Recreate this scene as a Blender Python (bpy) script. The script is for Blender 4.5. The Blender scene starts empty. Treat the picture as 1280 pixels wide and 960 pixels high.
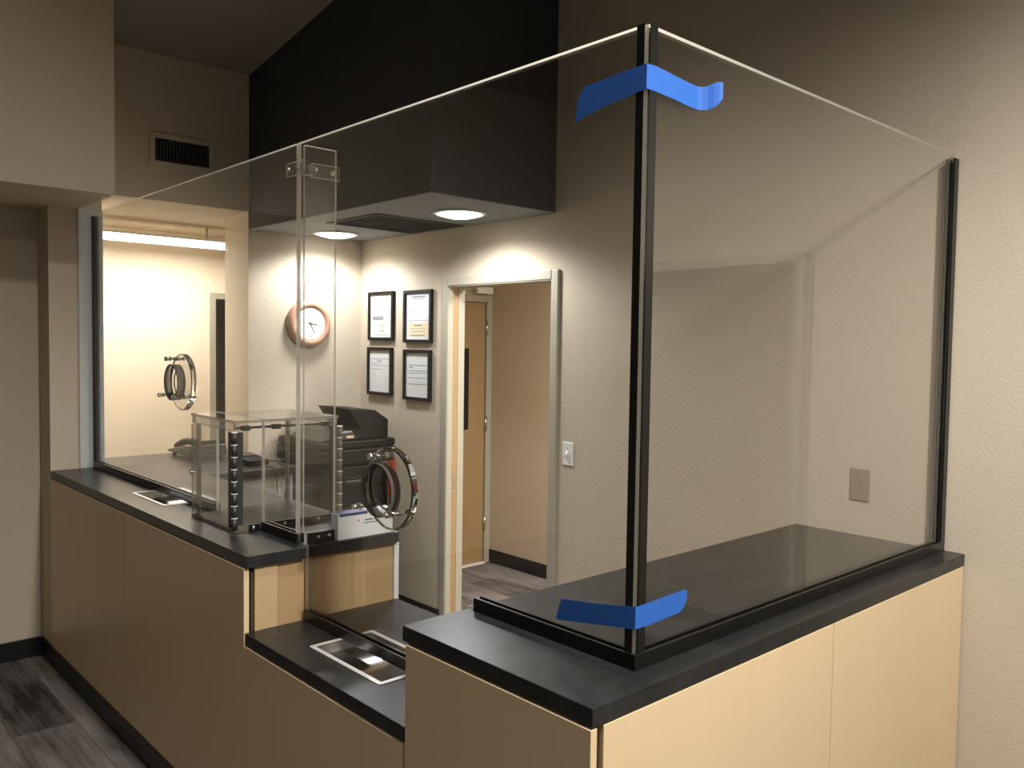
import bpy, bmesh, math, random
from mathutils import Vector, Matrix
random.seed(7)
S = bpy.context.scene
C = S.collection
PI = math.pi

# ------------------------------------------------------------------ camera
cam_d = bpy.data.cameras.new('camera'); cam = bpy.data.objects.new('camera', cam_d); C.objects.link(cam)
cam_d.sensor_fit = 'HORIZONTAL'; cam_d.sensor_width = 36.0
cam_d.lens = 1053.56 / 1280 * 36.0
cam_d.clip_start = 0.02
yaw, pitch, roll = math.radians(47.5328), math.radians(-2.6459), math.radians(0.8181)
fw = Vector((math.cos(pitch)*math.cos(yaw), math.cos(pitch)*math.sin(yaw), math.sin(pitch)))
rt = fw.cross(Vector((0, 0, 1))).normalized(); up = rt.cross(fw)
r2 = math.cos(roll)*rt + math.sin(roll)*up; u2 = -math.sin(roll)*rt + math.cos(roll)*up
M = Matrix((r2, u2, -fw)).transposed().to_4x4()
M.translation = Vector((-1.1747, -1.0441, 1.7104))
cam.matrix_world = M
S.camera = cam

# ------------------------------------------------------------------ world, exposure
w = bpy.data.worlds.new('world'); S.world = w; w.use_nodes = True
w.node_tree.nodes['Background'].inputs[0].default_value = (1.0, 0.9, 0.78, 1)
w.node_tree.nodes['Background'].inputs[1].default_value = 0.03
vs = S.view_settings
vs.view_transform = 'Standard'; vs.look = 'None'; vs.gamma = 1.0; vs.use_curve_mapping = False
vs.exposure = 0.2

WARM = (1.0, 0.965, 0.925)
COOL = (0.99, 1.0, 1.03)
# strengths of the lamps (each lamp is made with its fixture further down)
P_CUST_A = 560.0      # pendant behind the photographer, on the wall side
P_CUST_B = 112.0       # ceiling can over the waiting area
P_DOWN = 56.0         # each soffit downlight
P_TUBE = 31.0         # tube in the back room
P_HALL = 108.0        # hall fixture
P_FILL_C = 85.0      # added fill can, lifts the customer-side counter fronts

# ------------------------------------------------------------------ helpers
def lin(c):
    return tuple(((x/255)/12.92 if x/255 <= 0.04045 else ((x/255+0.055)/1.055)**2.4) for x in c)

class MB:
    """collects shapes into one mesh"""
    def __init__(s): s.bm = bmesh.new()
    def box(s, x0, x1, y0, y1, z0, z1, mi=0):
        v = [s.bm.verts.new(p) for p in ((x0,y0,z0),(x1,y0,z0),(x1,y1,z0),(x0,y1,z0),(x0,y0,z1),(x1,y0,z1),(x1,y1,z1),(x0,y1,z1))]
        for f in ((0,3,2,1),(4,5,6,7),(0,1,5,4),(1,2,6,5),(2,3,7,6),(3,0,4,7)):
            s.bm.faces.new([v[i] for i in f]).material_index = mi
        return s
    def prism(s, pts, vec, mi=0):
        """pts: 3D loop, extruded by vec"""
        vec = Vector(vec); a = [s.bm.verts.new(p) for p in pts]; b = [s.bm.verts.new(Vector(p)+vec) for p in pts]
        n = len(pts); s.bm.faces.new(a).material_index = mi; s.bm.faces.new(b[::-1]).material_index = mi
        for i in range(n):
            s.bm.faces.new((a[i], b[i], b[(i+1) % n], a[(i+1) % n])).material_index = mi
        return s
    def cyl(s, p, q, r, n=16, r2=None, mi=0, cap=True):
        p, q = Vector(p), Vector(q); d = (q-p).normalized()
        t = Vector((0,0,1)) if abs(d.z) < 0.9 else Vector((1,0,0)); u = d.cross(t).normalized(); v = d.cross(u)
        r2 = r if r2 is None else r2
        A = [s.bm.verts.new(p+(u*math.cos(2*PI*i/n)+v*math.sin(2*PI*i/n))*r) for i in range(n)]
        B = [s.bm.verts.new(q+(u*math.cos(2*PI*i/n)+v*math.sin(2*PI*i/n))*r2) for i in range(n)]
        for i in range(n):
            f = s.bm.faces.new((A[i], A[(i+1) % n], B[(i+1) % n], B[i])); f.material_index = mi; f.smooth = True
        if cap:
            s.bm.faces.new(A[::-1]).material_index = mi; s.bm.faces.new(B).material_index = mi
        return s
    def lathe(s, prof, org, axis, n=40, mi=0, closed=False, smooth=True):
        """prof: (radius, height) list around axis"""
        org = Vector(org); d = Vector(axis).normalized()
        t = Vector((0,0,1)) if abs(d.z) < 0.9 else Vector((1,0,0)); u = d.cross(t).normalized(); v = d.cross(u)
        rings = []
        for (r, h) in prof:
            if r < 1e-6: rings.append([s.bm.verts.new(org+d*h)])
            else: rings.append([s.bm.verts.new(org+d*h+(u*math.cos(2*PI*i/n)+v*math.sin(2*PI*i/n))*r) for i in range(n)])
        k = len(rings)
        for j in range(k if closed else k-1):
            A, B = rings[j], rings[(j+1) % k]
            for i in range(n):
                a, b = A[i % len(A)], A[(i+1) % len(A)]; c, e = B[(i+1) % len(B)], B[i % len(B)]
                vv = []
                for x in (a, b, c, e):
                    if x not in vv: vv.append(x)
                if len(vv) >= 3:
                    f = s.bm.faces.new(vv); f.material_index = mi; f.smooth = smooth
        return s
    def tube(s, pts, r, n=8, mi=0):
        pts = [Vector(p) for p in pts]; rings = []
        for i, p in enumerate(pts):
            d = (pts[min(i+1, len(pts)-1)]-pts[max(i-1, 0)]).normalized()
            t = Vector((0,0,1)) if abs(d.z) < 0.95 else Vector((1,0,0)); u = d.cross(t).normalized(); v = d.cross(u)
            rings.append([s.bm.verts.new(p+(u*math.cos(2*PI*k/n)+v*math.sin(2*PI*k/n))*r) for k in range(n)])
        for A, B in zip(rings, rings[1:]):
            for k in range(n):
                f = s.bm.faces.new((A[k], A[(k+1) % n], B[(k+1) % n], B[k])); f.smooth = True; f.material_index = mi
        s.bm.faces.new(rings[0][::-1]); s.bm.faces.new(rings[-1])
        return s
    def plate(s, outer, holes, fn, d0, d1, mi=0, emi=1):
        """flat plate with holes: 2D outlines, fn(a,b,d)->3D, between depths d0 and d1; rim gets material emi"""
        loops = [outer]+list(holes)
        caps = []
        for d in (d0, d1):
            L = [[s.bm.verts.new(fn(a, b, d)) for (a, b) in lp] for lp in loops]
            edges = []
            for lp in L:
                for i in range(len(lp)): edges.append(s.bm.edges.new((lp[i], lp[(i+1) % len(lp)])))
            res = bmesh.ops.triangle_fill(s.bm, use_beauty=True, use_dissolve=False, edges=edges)
            for g in res['geom']:
                if isinstance(g, bmesh.types.BMFace): g.material_index = mi
            caps.append(L)
        for A, B in zip(*caps):
            n = len(A)
            for i in range(n):
                f = s.bm.faces.new((A[i], A[(i+1) % n], B[(i+1) % n], B[i])); f.material_index = emi
        return s
    def build(s, name, mats, parent=None, bevel=0.0, seg=2, loc=None):
        bmesh.ops.recalc_face_normals(s.bm, faces=s.bm.faces[:])
        me = bpy.data.meshes.new(name); s.bm.to_mesh(me); s.bm.free()
        return link(name, me, mats, parent, bevel, seg, loc)

def link(name, me, mats, parent=None, bevel=0.0, seg=2, loc=None):
    o = bpy.data.objects.new(name, me); C.objects.link(o)
    if mats is not None and len(me.materials) == 0:
        for m in (mats if isinstance(mats, (list, tuple)) else [mats]): me.materials.append(m)
    if bevel:
        b = o.modifiers.new('bevel', 'BEVEL'); b.width = bevel; b.segments = seg; b.limit_method = 'ANGLE'; b.angle_limit = math.radians(40)
    if parent is not None:
        o.parent = parent
        o.matrix_parent_inverse = Matrix.Translation(-parent.location)
    if loc is not None: o.location = loc
    return o

def circle(cx, cy, r, n=48): return [(cx+r*math.cos(2*PI*i/n), cy+r*math.sin(2*PI*i/n)) for i in range(n)]
def rect(a0, a1, b0, b1): return [(a0,b0),(a1,b0),(a1,b1),(a0,b1)]
def rrect(a0, a1, b0, b1, r, n=5):
    out = []
    for (cx, cy, s0) in ((a1-r, b0+r, -PI/2), (a1-r, b1-r, 0), (a0+r, b1-r, PI/2), (a0+r, b0+r, PI)):
        for i in range(n+1): out.append((cx+r*math.cos(s0+PI/2*i/n), cy+r*math.sin(s0+PI/2*i/n)))
    return out
FX = lambda a, b, d: (d, a, b)      # plates in planes of constant x: (y, z, x)
FY = lambda a, b, d: (a, d, b)      # constant y: (x, z, y)
FZ = lambda a, b, d: (a, b, d)      # constant z: (x, y, z)

def tag(o, label, cat, group=None):
    o['label'] = label; o['category'] = cat
    if group: o['group'] = group
    return o
def thing(name, label, cat, loc=(0,0,0), group=None):
    o = bpy.data.objects.new(name, None); C.objects.link(o); o.location = loc; o.empty_display_size = 0.05
    return tag(o, label, cat, group)
def struct(o): o['kind'] = 'structure'; return o
def lamp(name, kind, loc, power, color, parent, **kw):
    l = bpy.data.lights.new(name, kind); l.energy = power; l.color = color
    for k, v in kw.items():
        if k != 'aim': setattr(l, k, v)
    o = bpy.data.objects.new(name, l); C.objects.link(o)
    o.location = loc
    d = Vector(kw.get('aim', (0, 0, -1)))
    o.rotation_euler = d.to_track_quat('-Z', 'Y').to_euler()
    o.parent = parent; o.matrix_parent_inverse = Matrix.Translation(-parent.location)
    return o

# ------------------------------------------------------------------ materials
def newmat(name):
    m = bpy.data.materials.new(name); m.use_nodes = True
    nt = m.node_tree; return m, nt, nt.nodes['Principled BSDF']
def nd(nt, t, **kw):
    n = nt.nodes.new(t)
    for k, v in kw.items():
        if k in n.inputs: n.inputs[k].default_value = v
        else: setattr(n, k, v)
    return n
def mapping(nt, scale, rand=False):
    tc = nd(nt, 'ShaderNodeTexCoord'); mp = nd(nt, 'ShaderNodeMapping'); mp.inputs['Scale'].default_value = scale
    nt.links.new(tc.outputs['Object'], mp.inputs['Vector'])
    if rand:
        oi = nd(nt, 'ShaderNodeObjectInfo'); cb = nd(nt, 'ShaderNodeCombineXYZ')
        m1 = nd(nt, 'ShaderNodeMath', operation='MULTIPLY'); m1.inputs[1].default_value = 37.0
        nt.links.new(oi.outputs['Random'], m1.inputs[0])
        for i in range(3): nt.links.new(m1.outputs[0], cb.inputs[i])
        nt.links.new(cb.outputs[0], mp.inputs['Location'])
    return mp
def simple(name, col, rough=0.5, metal=0.0, spec=0.5, var=0.06, scale=6.0):
    """colour with a faint procedural mottling"""
    m, nt, b = newmat(name)
    mp = mapping(nt, (scale,)*3); no = nd(nt, 'ShaderNodeTexNoise', Scale=1.0, Detail=4.0)
    nt.links.new(mp.outputs[0], no.inputs['Vector'])
    mix = nd(nt, 'ShaderNodeMixRGB'); c = lin(col)
    mix.inputs[1].default_value = tuple(x*(1-var) for x in c)+(1,); mix.inputs[2].default_value = tuple(min(1, x*(1+var)) for x in c)+(1,)
    nt.links.new(no.outputs['Fac'], mix.inputs[0]); nt.links.new(mix.outputs[0], b.inputs['Base Color'])
    b.inputs['Roughness'].default_value = rough; b.inputs['Metallic'].default_value = metal
    b.inputs['Specular IOR Level'].default_value = spec
    return m
def wallmat(name, col, bump=0.26, scale=95.0):
    m, nt, b = newmat(name)
    mp = mapping(nt, (1,1,1)); n1 = nd(nt, 'ShaderNodeTexNoise', Scale=scale, Detail=3.0, Roughness=0.55)
    n2 = nd(nt, 'ShaderNodeTexNoise', Scale=1.3, Detail=2.0)
    nt.links.new(mp.outputs[0], n1.inputs['Vector']); nt.links.new(mp.outputs[0], n2.inputs['Vector'])
    rp = nd(nt, 'ShaderNodeValToRGB'); rp.color_ramp.elements[0].position = 0.42; rp.color_ramp.elements[1].position = 0.62
    nt.links.new(n1.outputs['Fac'], rp.inputs[0])
    bp = nd(nt, 'ShaderNodeBump', Strength=bump, Distance=0.0022)
    nt.links.new(rp.outputs[0], bp.inputs['Height']); nt.links.new(bp.outputs[0], b.inputs['Normal'])
    mix = nd(nt, 'ShaderNodeMixRGB'); c = lin(col)
    mix.inputs[1].default_value = tuple(x*0.96 for x in c)+(1,); mix.inputs[2].default_value = tuple(min(1, x*1.04) for x in c)+(1,)
    nt.links.new(n2.outputs['Fac'], mix.inputs[0]); nt.links.new(mix.outputs[0], b.inputs['Base Color'])
    b.inputs['Roughness'].default_value = 0.75; b.inputs['Specular IOR Level'].default_value = 0.25
    return m
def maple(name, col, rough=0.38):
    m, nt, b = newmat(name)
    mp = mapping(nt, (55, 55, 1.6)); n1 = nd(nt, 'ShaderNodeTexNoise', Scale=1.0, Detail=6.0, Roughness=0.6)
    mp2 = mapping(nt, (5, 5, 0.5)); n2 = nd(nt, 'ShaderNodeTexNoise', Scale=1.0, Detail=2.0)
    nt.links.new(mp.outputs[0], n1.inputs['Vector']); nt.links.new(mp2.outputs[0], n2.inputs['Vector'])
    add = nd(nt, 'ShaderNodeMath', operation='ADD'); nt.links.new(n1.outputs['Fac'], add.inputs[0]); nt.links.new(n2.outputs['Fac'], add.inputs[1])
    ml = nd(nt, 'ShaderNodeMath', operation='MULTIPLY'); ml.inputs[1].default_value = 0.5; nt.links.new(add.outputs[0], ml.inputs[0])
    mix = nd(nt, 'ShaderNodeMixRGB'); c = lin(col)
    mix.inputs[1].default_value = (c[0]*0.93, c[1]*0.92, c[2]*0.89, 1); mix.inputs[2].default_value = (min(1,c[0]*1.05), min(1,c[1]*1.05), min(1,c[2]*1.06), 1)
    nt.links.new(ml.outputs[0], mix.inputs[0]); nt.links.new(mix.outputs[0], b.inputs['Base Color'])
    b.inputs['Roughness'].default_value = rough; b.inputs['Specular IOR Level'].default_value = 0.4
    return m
def laminate(name):
    m, nt, b = newmat(name)
    mp = mapping(nt, (1,1,1)); n1 = nd(nt, 'ShaderNodeTexNoise', Scale=9.0, Detail=8.0, Roughness=0.7)
    nt.links.new(mp.outputs[0], n1.inputs['Vector'])
    rp = nd(nt, 'ShaderNodeValToRGB'); e = rp.color_ramp.elements
    e[0].position = 0.3; e[0].color = lin((26,26,26))+(1,); e[1].position = 0.75; e[1].color = lin((50,50,49))+(1,)
    nt.links.new(n1.outputs['Fac'], rp.inputs[0]); nt.links.new(rp.outputs[0], b.inputs['Base Color'])
    b.inputs['Roughness'].default_value = 0.32; b.inputs['Specular IOR Level'].default_value = 0.30
    n2 = nd(nt, 'ShaderNodeTexNoise', Scale=350.0, Detail=2.0); nt.links.new(mp.outputs[0], n2.inputs['Vector'])
    bp = nd(nt, 'ShaderNodeBump', Strength=0.08, Distance=0.0006); nt.links.new(n2.outputs['Fac'], bp.inputs['Height']); nt.links.new(bp.outputs[0], b.inputs['Normal'])
    return m
def clear(name, tint=(0.985,0.985,0.98), rough=0.0, f0=0.04):
    """clear sheet: straight-through transmission with Fresnel (Schlick) reflection on each face"""
    m = bpy.data.materials.new(name); m.use_nodes = True; nt = m.node_tree; nt.nodes.clear()
    out = nd(nt, 'ShaderNodeOutputMaterial'); mx = nd(nt, 'ShaderNodeMixShader')
    tr = nd(nt, 'ShaderNodeBsdfTransparent'); tr.inputs[0].default_value = tint+(1,)
    gl = nd(nt, 'ShaderNodeBsdfGlossy'); gl.inputs['Roughness'].default_value = rough; gl.inputs[0].default_value = (1,1,1,1)
    lw = nd(nt, 'ShaderNodeLayerWeight'); lw.inputs['Blend'].default_value = 0.5
    pw = nd(nt, 'ShaderNodeMath', operation='POWER'); pw.inputs[1].default_value = 5.0
    ma = nd(nt, 'ShaderNodeMath', operation='MULTIPLY_ADD'); ma.inputs[1].default_value = 1-f0; ma.inputs[2].default_value = f0
    nt.links.new(lw.outputs['Facing'], pw.inputs[0]); nt.links.new(pw.outputs[0], ma.inputs[0]); nt.links.new(ma.outputs[0], mx.inputs[0])
    nt.links.new(tr.outputs[0], mx.inputs[1]); nt.links.new(gl.outputs[0], mx.inputs[2]); nt.links.new(mx.outputs[0], out.inputs[0])
    return m
def edgeglass(name, col, opac=0.75):
    """sawn sheet edge: frosted, scatters light"""
    m = bpy.data.materials.new(name); m.use_nodes = True; nt = m.node_tree; nt.nodes.clear()
    out = nd(nt, 'ShaderNodeOutputMaterial'); mx = nd(nt, 'ShaderNodeMixShader'); mx.inputs[0].default_value = opac
    tr = nd(nt, 'ShaderNodeBsdfTransparent'); pr = nd(nt, 'ShaderNodeBsdfPrincipled')
    pr.inputs['Base Color'].default_value = lin(col)+(1,); pr.inputs['Roughness'].default_value = 0.25
    no = nd(nt, 'ShaderNodeTexNoise', Scale=60.0); rm = nd(nt, 'ShaderNodeMapRange')
    rm.inputs['To Min'].default_value = 0.18; rm.inputs['To Max'].default_value = 0.34
    nt.links.new(no.outputs['Fac'], rm.inputs['Value']); nt.links.new(rm.outputs[0], pr.inputs['Roughness'])
    ts = nd(nt, 'ShaderNodeBsdfTranslucent'); ts.inputs[0].default_value = lin(col)+(1,)
    m2 = nd(nt, 'ShaderNodeMixShader'); m2.inputs[0].default_value = 0.6
    nt.links.new(pr.outputs[0], m2.inputs[1]); nt.links.new(ts.outputs[0], m2.inputs[2])
    nt.links.new(tr.outputs[0], mx.inputs[1]); nt.links.new(m2.outputs[0], mx.inputs[2]); nt.links.new(mx.outputs[0], out.inputs[0])
    return m
def solidglass(name, tint=(0.97,0.97,0.96)):
    m = bpy.data.materials.new(name); m.use_nodes = True; nt = m.node_tree; nt.nodes.clear()
    out = nd(nt, 'ShaderNodeOutputMaterial'); g = nd(nt, 'ShaderNodeBsdfGlass'); g.inputs['Color'].default_value = tint+(1,)
    g.inputs['IOR'].default_value = 1.49; g.inputs['Roughness'].default_value = 0.0
    nt.links.new(g.outputs[0], out.inputs[0]); return m
def emis(name, col, strength):
    m, nt, b = newmat(name)
    b.inputs['Base Color'].default_value = lin((240,240,235))+(1,)
    b.inputs['Emission Color'].default_value = col+(1,); b.inputs['Emission Strength'].default_value = strength
    return m
def carpet(name):
    m, nt, b = newmat(name)
    mp = mapping(nt, (30, 2.4, 1), rand=True); n1 = nd(nt, 'ShaderNodeTexNoise', Scale=1.0, Detail=5.0, Roughness=0.65)
    mp2 = mapping(nt, (5.5, 1.8, 1), rand=True); n2 = nd(nt, 'ShaderNodeTexNoise', Scale=1.0, Detail=2.0)
    nt.links.new(mp.outputs[0], n1.inputs['Vector']); nt.links.new(mp2.outputs[0], n2.inputs['Vector'])
    oi = nd(nt, 'ShaderNodeObjectInfo')
    a1 = nd(nt, 'ShaderNodeMath', operation='MULTIPLY_ADD'); a1.inputs[1].default_value = 0.55
    nt.links.new(n1.outputs['Fac'], a1.inputs[0])
    a2 = nd(nt, 'ShaderNodeMath', operation='MULTIPLY_ADD'); a2.inputs[1].default_value = 0.5
    nt.links.new(n2.outputs['Fac'], a2.inputs[0]); nt.links.new(a2.outputs[0], a1.inputs[2])
    a3 = nd(nt, 'ShaderNodeMath', operation='MULTIPLY_ADD'); a3.inputs[1].default_value = 0.15; a3.inputs[2].default_value = -0.07
    nt.links.new(oi.outputs['Random'], a3.inputs[0]); nt.links.new(a3.outputs[0], a2.inputs[2])
    rp = nd(nt, 'ShaderNodeValToRGB'); e = rp.color_ramp.elements
    e[0].position = 0.35; e[0].color = lin((48,45,44))+(1,); e[1].position = 0.72; e[1].color = lin((140,132,126))+(1,)
    nt.links.new(a1.outputs[0], rp.inputs[0]); nt.links.new(rp.outputs[0], b.inputs['Base Color'])
    wv = nd(nt, 'ShaderNodeTexWave', Scale=1.0, Distortion=0.4); mp3 = mapping(nt, (55, 0, 0)); nt.links.new(mp3.outputs[0], wv.inputs['Vector'])
    bp = nd(nt, 'ShaderNodeBump', Strength=0.5, Distance=0.003); nt.links.new(wv.outputs['Fac'], bp.inputs['Height']); nt.links.new(bp.outputs[0], b.inputs['Normal'])
    b.inputs['Roughness'].default_value = 0.95; b.inputs['Specular IOR Level'].default_value = 0.1
    return m

WALL = wallmat('beige_wall_paint', (192,180,159))
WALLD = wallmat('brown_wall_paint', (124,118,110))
CREAM = wallmat('cream_wall_paint', (228,213,189), bump=0.15)
HALLP = wallmat('hall_wall_paint', (190,175,151), bump=0.3)
SOFF = wallmat('charcoal_soffit_paint', (62,63,64), bump=0.3)
SOFFU = wallmat('grey_soffit_underside_paint', (140,142,144), bump=1.0, scale=60)
CEIL = wallmat('ceiling_paint', (150,143,131), bump=0.2)
CEILT = wallmat('textured_ceiling_paint', (196,180,156), bump=1.0, scale=60)
GREYW = wallmat('grey_wall_end', (192,195,189), bump=0.3)
TRIM = simple('taupe_frame_paint', (162,156,139), 0.45)
CARP = carpet('charcoal_carpet_tile')
SLAB = simple('floor_slab', (40,38,36), 0.9)
BASE = simple('black_rubber_base', (22,21,20), 0.45)
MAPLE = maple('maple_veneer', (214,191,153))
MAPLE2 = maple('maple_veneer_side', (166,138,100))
MAPLE3 = maple('maple_veneer_filler', (184,158,120))
CARC = simple('dark_carcass_gap', (70,54,36), 0.8)
LAM = laminate('charcoal_laminate')
BLACKM = simple('black_anodised_channel', (14,14,14), 0.32, spec=0.5)
CLEAR = clear('clear_acrylic_sheet')
CLEARB = clear('clear_acrylic_box', tint=(0.982,0.98,0.975))
EDGE = edgeglass('polished_acrylic_edge', (232,226,212), 0.8)
SOLID = solidglass('thick_clear_acrylic')
SMOKE = edgeglass('smoky_collar', (40,36,33), 0.62)
EDGET = edgeglass('acrylic_top_strip', (196,188,178), 0.32)
EDGEB = edgeglass('acrylic_box_edge', (150,140,126), 0.7)
STEEL = simple('stainless_steel', (205,203,198), 0.22, metal=1.0)
STEELF = simple('brushed_steel_flange', (214,211,204), 0.34, metal=0.35)
CHROME = simple('chrome', (225,225,222), 0.12, metal=1.0)
DKPLAST = simple('black_plastic', (13,13,12), 0.55, spec=0.18)
DKPLAST2 = simple('dark_grey_plastic', (52,52,50), 0.35)
WHITEP = simple('white_plastic', (226,224,216), 0.4)
PLATEG = simple('taupe_cover_plate', (138,124,104), 0.45)
PAPER = simple('white_paper', (222,222,218), 0.7, var=0.03)
PAPERB = simple('pale_blue_paper', (208,214,226), 0.7, var=0.05)
PAPERG = simple('pale_grey_paper', (206,208,206), 0.7, var=0.04)
CREAMP = simple('cream_certificate_paper', (214,200,164), 0.7)
INK = simple('grey_print_ink', (120,120,124), 0.8)
INKR = simple('red_seal_ink', (204,160,150), 0.8)
DINK = simple('dark_print_ink', (58,56,60), 0.8)
BLUE = simple('dark_blue_print', (44,46,104), 0.5)
TAPE = simple('blue_painters_tape', (44,94,172), 0.6, spec=0.25, var=0.05, scale=60)
CLOCKW = simple('rosy_wood_clock_case', (178,140,116), 0.3, var=0.1, scale=12)
CLOCKF = simple('white_clock_face', (240,240,232), 0.5, var=0.02)
DOORW = maple('hall_door_veneer', (156,128,90), 0.4)
RED = simple('red_plastic', (206,58,40), 0.4)
LENS = emis('downlight_lens', (1.0, 0.97, 0.92), 9.0)
TUBEM = emis('tube_light_lens', (1.0, 0.95, 0.86), 6.0)
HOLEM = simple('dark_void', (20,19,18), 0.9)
VENTP = simple('vent_painted_metal', (192,181,162), 0.6)
GREYC = simple('grey_laminate_cabinet', (150,146,142), 0.5)
SLATM = simple('vent_slat_metal', (92,90,84), 0.5)

XW = 1.873; YC = 3.78; HC = 1.025; HA = 0.775; TH = 0.038; ZS = 2.378; ZG = 2.374
def ceil_z(y): return 3.288+0.166*(YC-y)

# ------------------------------------------------------------------ the setting
fl = struct(MB().box(-3.6, 3.27, -4.2, 5.3, -0.1, -0.006).build('floor', SLAB))
tile = MB().box(0.0008, 0.2492, 0.001, 0.999, -0.0055, 0.0); bmesh.ops.recalc_face_normals(tile.bm, faces=tile.bm.faces[:])
tm = bpy.data.meshes.new('carpet_tile'); tile.bm.to_mesh(tm); tile.bm.free(); tm.materials.append(CARP)
ix = 0; x = -3.6
while x < 3.15-0.01:
    off = (ix*0.37) % 1.0; y = -4.2-off
    while y < 5.15:
        if y > -4.25 or True:
            t = bpy.data.objects.new('carpet_tile', tm); C.objects.link(t); t.parent = fl
            y0, y1 = max(y, -4.2), min(y+1.0, 5.3)
            t.location = (x, y0, 0); t.scale = (1, max(0.05, y1-y0), 1)
        y += 1.0
    x += 0.25; ix += 1

def wall(name, mat, *boxes):
    m = MB()
    for b in boxes: m.box(*b)
    return struct(m.build(name, mat))
ZT = 4.75
# long wall on the right with the doorway, and a second doorway outside the frame that the side pane reflects
D0, D1, DH = 1.985, 2.834, 2.045
E0, E1, EH = -1.40, -0.485, 2.045
wall('wall_right', WALL,
     (XW, 1.988, -4.2, E0, 0, ZT), (XW, 1.988, E0, E1, EH, ZT), (XW, 1.988, E1, D0, 0, ZT), (XW, 1.988, D0, D1, DH, ZT),
     (XW, 1.988, D1, YC, 0, ZT))
# back wall with the opening to the room behind
XO0, XO1, ZO = 0.26, 1.083, 2.485
wall('wall_back', WALL,
     (0.0, XO0, YC, 4.11, 0, 2.41), (0.0, XO0, YC, 4.11, 2.41, ZT), (XO0, XO1, YC, 4.11, 0, HC-TH-0.002), (XO0, XO1, YC, 4.11, ZO, ZT), (XO1, 1.988, YC, 4.11, 0, ZT))
wall('wall_left', WALL, (-3.6, 0.0, 3.974, 4.11, 0, 2.39))
wall('wall_bulkhead', WALL, (-3.6, 0.141, 3.18, YC, 2.39, ZT), (-3.6, 0.0, YC, 4.11, 2.39, ZT))
wall('wall_front', WALLD, (-3.6, 1.988, -4.3, -4.2, 0, ZT+0.2))
wall('wall_side', WALLD, (-3.7, -3.6, -4.3, 4.11, 0, ZT+0.2))
# sloped ceiling
cb = MB(); cb.prism([(-3.7, -4.3, ceil_z(-4.3)), (-3.7, 4.2, ceil_z(4.2)), (-3.7, 4.2, ceil_z(4.2)+0.1), (-3.7, -4.3, ceil_z(-4.3)+0.1)], (5.7, 0, 0))
struct(cb.build('ceiling', CEIL))
# dark soffit over the staff side
XS0, YS0 = 1.088, 1.979
so = struct(MB().box(XS0, XW, YS0, YC, ZS+0.004, ZT).build('wall_soffit', SOFF))
struct(MB().box(XS0, XW, YS0, YC, ZS, ZS+0.004).build('ceiling_soffit', SOFFU))
# pale grey strip on the wall end beside the glass
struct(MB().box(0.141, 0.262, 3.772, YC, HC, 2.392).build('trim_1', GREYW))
# back room
wall('wall_far', CREAM, (0.0, 1.44, 5.15, 5.25, 0, 2.6), (1.44, 2.35, 5.15, 5.25, 2.04, 2.6), (2.35, 3.2, 5.15, 5.25, 0, 2.6))
wall('wall_far_left', CREAM, (-0.1, 0.0, 4.11, 5.25, 0, 2.6)); wall('wall_far_right', CREAM, (3.1, 3.2, 4.11, 5.25, 0, 2.6))
struct(MB().box(0.0, 3.2, 4.11, 5.25, ZO, ZO+0.1).build('ceiling_back_room', CEILT))
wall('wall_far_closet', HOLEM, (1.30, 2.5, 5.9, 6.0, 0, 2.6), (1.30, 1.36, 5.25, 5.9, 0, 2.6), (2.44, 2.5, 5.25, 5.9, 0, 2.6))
fr = MB(); fr.box(1.415, 1.462, 5.135, 5.15, 0, 2.07); fr.box(2.33, 2.377, 5.135, 5.15, 0, 2.07); fr.box(1.462, 2.33, 5.135, 5.15, 2.023, 2.07)
struct(fr.build('trim_2', TRIM, bevel=0.003))
# hall behind the right wall
wall('wall_hall', HALLP, (3.15, 3.25, -2.6, 4.05, 0, 2.6))
wall('wall_hall_end', HALLP, (1.988, 2.44, 3.94, 4.05, 0, 2.6), (2.44, 3.09, 3.94, 4.05, 2.036, 2.6), (3.09, 3.15, 3.94, 4.05, 0, 2.6))
wall('wall_hall_front', HALLP, (1.988, 3.25, -2.7, -2.6, 0, 2.6))
struct(MB().box(1.988, 3.25, -2.7, 4.05, 2.5, 2.6).build('ceiling_hall', CEILT))
def casing(name, y0, y1, zh):
    m = MB(); wd = 0.05
    m.box(XW-0.018, XW, y0-wd, y0, 0, zh+wd); m.box(XW-0.018, XW, y1, y1+wd, 0, zh+wd); m.box(XW-0.018, XW, y0, y1, zh, zh+wd)
    return m.build(name, TRIM, bevel=0.006, seg=3)
tr3 = struct(casing('trim_3', D0, D1, DH))
# jamb linings with the pocket slot on the far jamb
jm = MB(); jm.box(XW-0.012, 2.0, D0-0.004, D0+0.004, 0, DH); jm.box(XW-0.012, 2.0, D0, D1, DH-0.004, DH+0.004)
jm.box(XW-0.012, 1.900, D1-0.003, D1+0.004, 0, DH); jm.box(1.940, 1.986, D1-0.003, D1+0.004, 0, DH)
struct(jm.build('jamb', TRIM, tr3)); del tr3.children[0]['kind']
tr4 = struct(casing('trim_4', E0, E1, EH))
# pocket door, only its edge shows
d1 = struct(MB().box(1.902, 1.938, D1-0.0015, D1+0.80, 0.008, DH-0.01).build('door_1', DOORW))
lp = MB().box(1.906, 1.934, D1-0.003, D1-0.001, 0.86, 0.95); lp.build('latch_plate', STEEL, d1)
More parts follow.
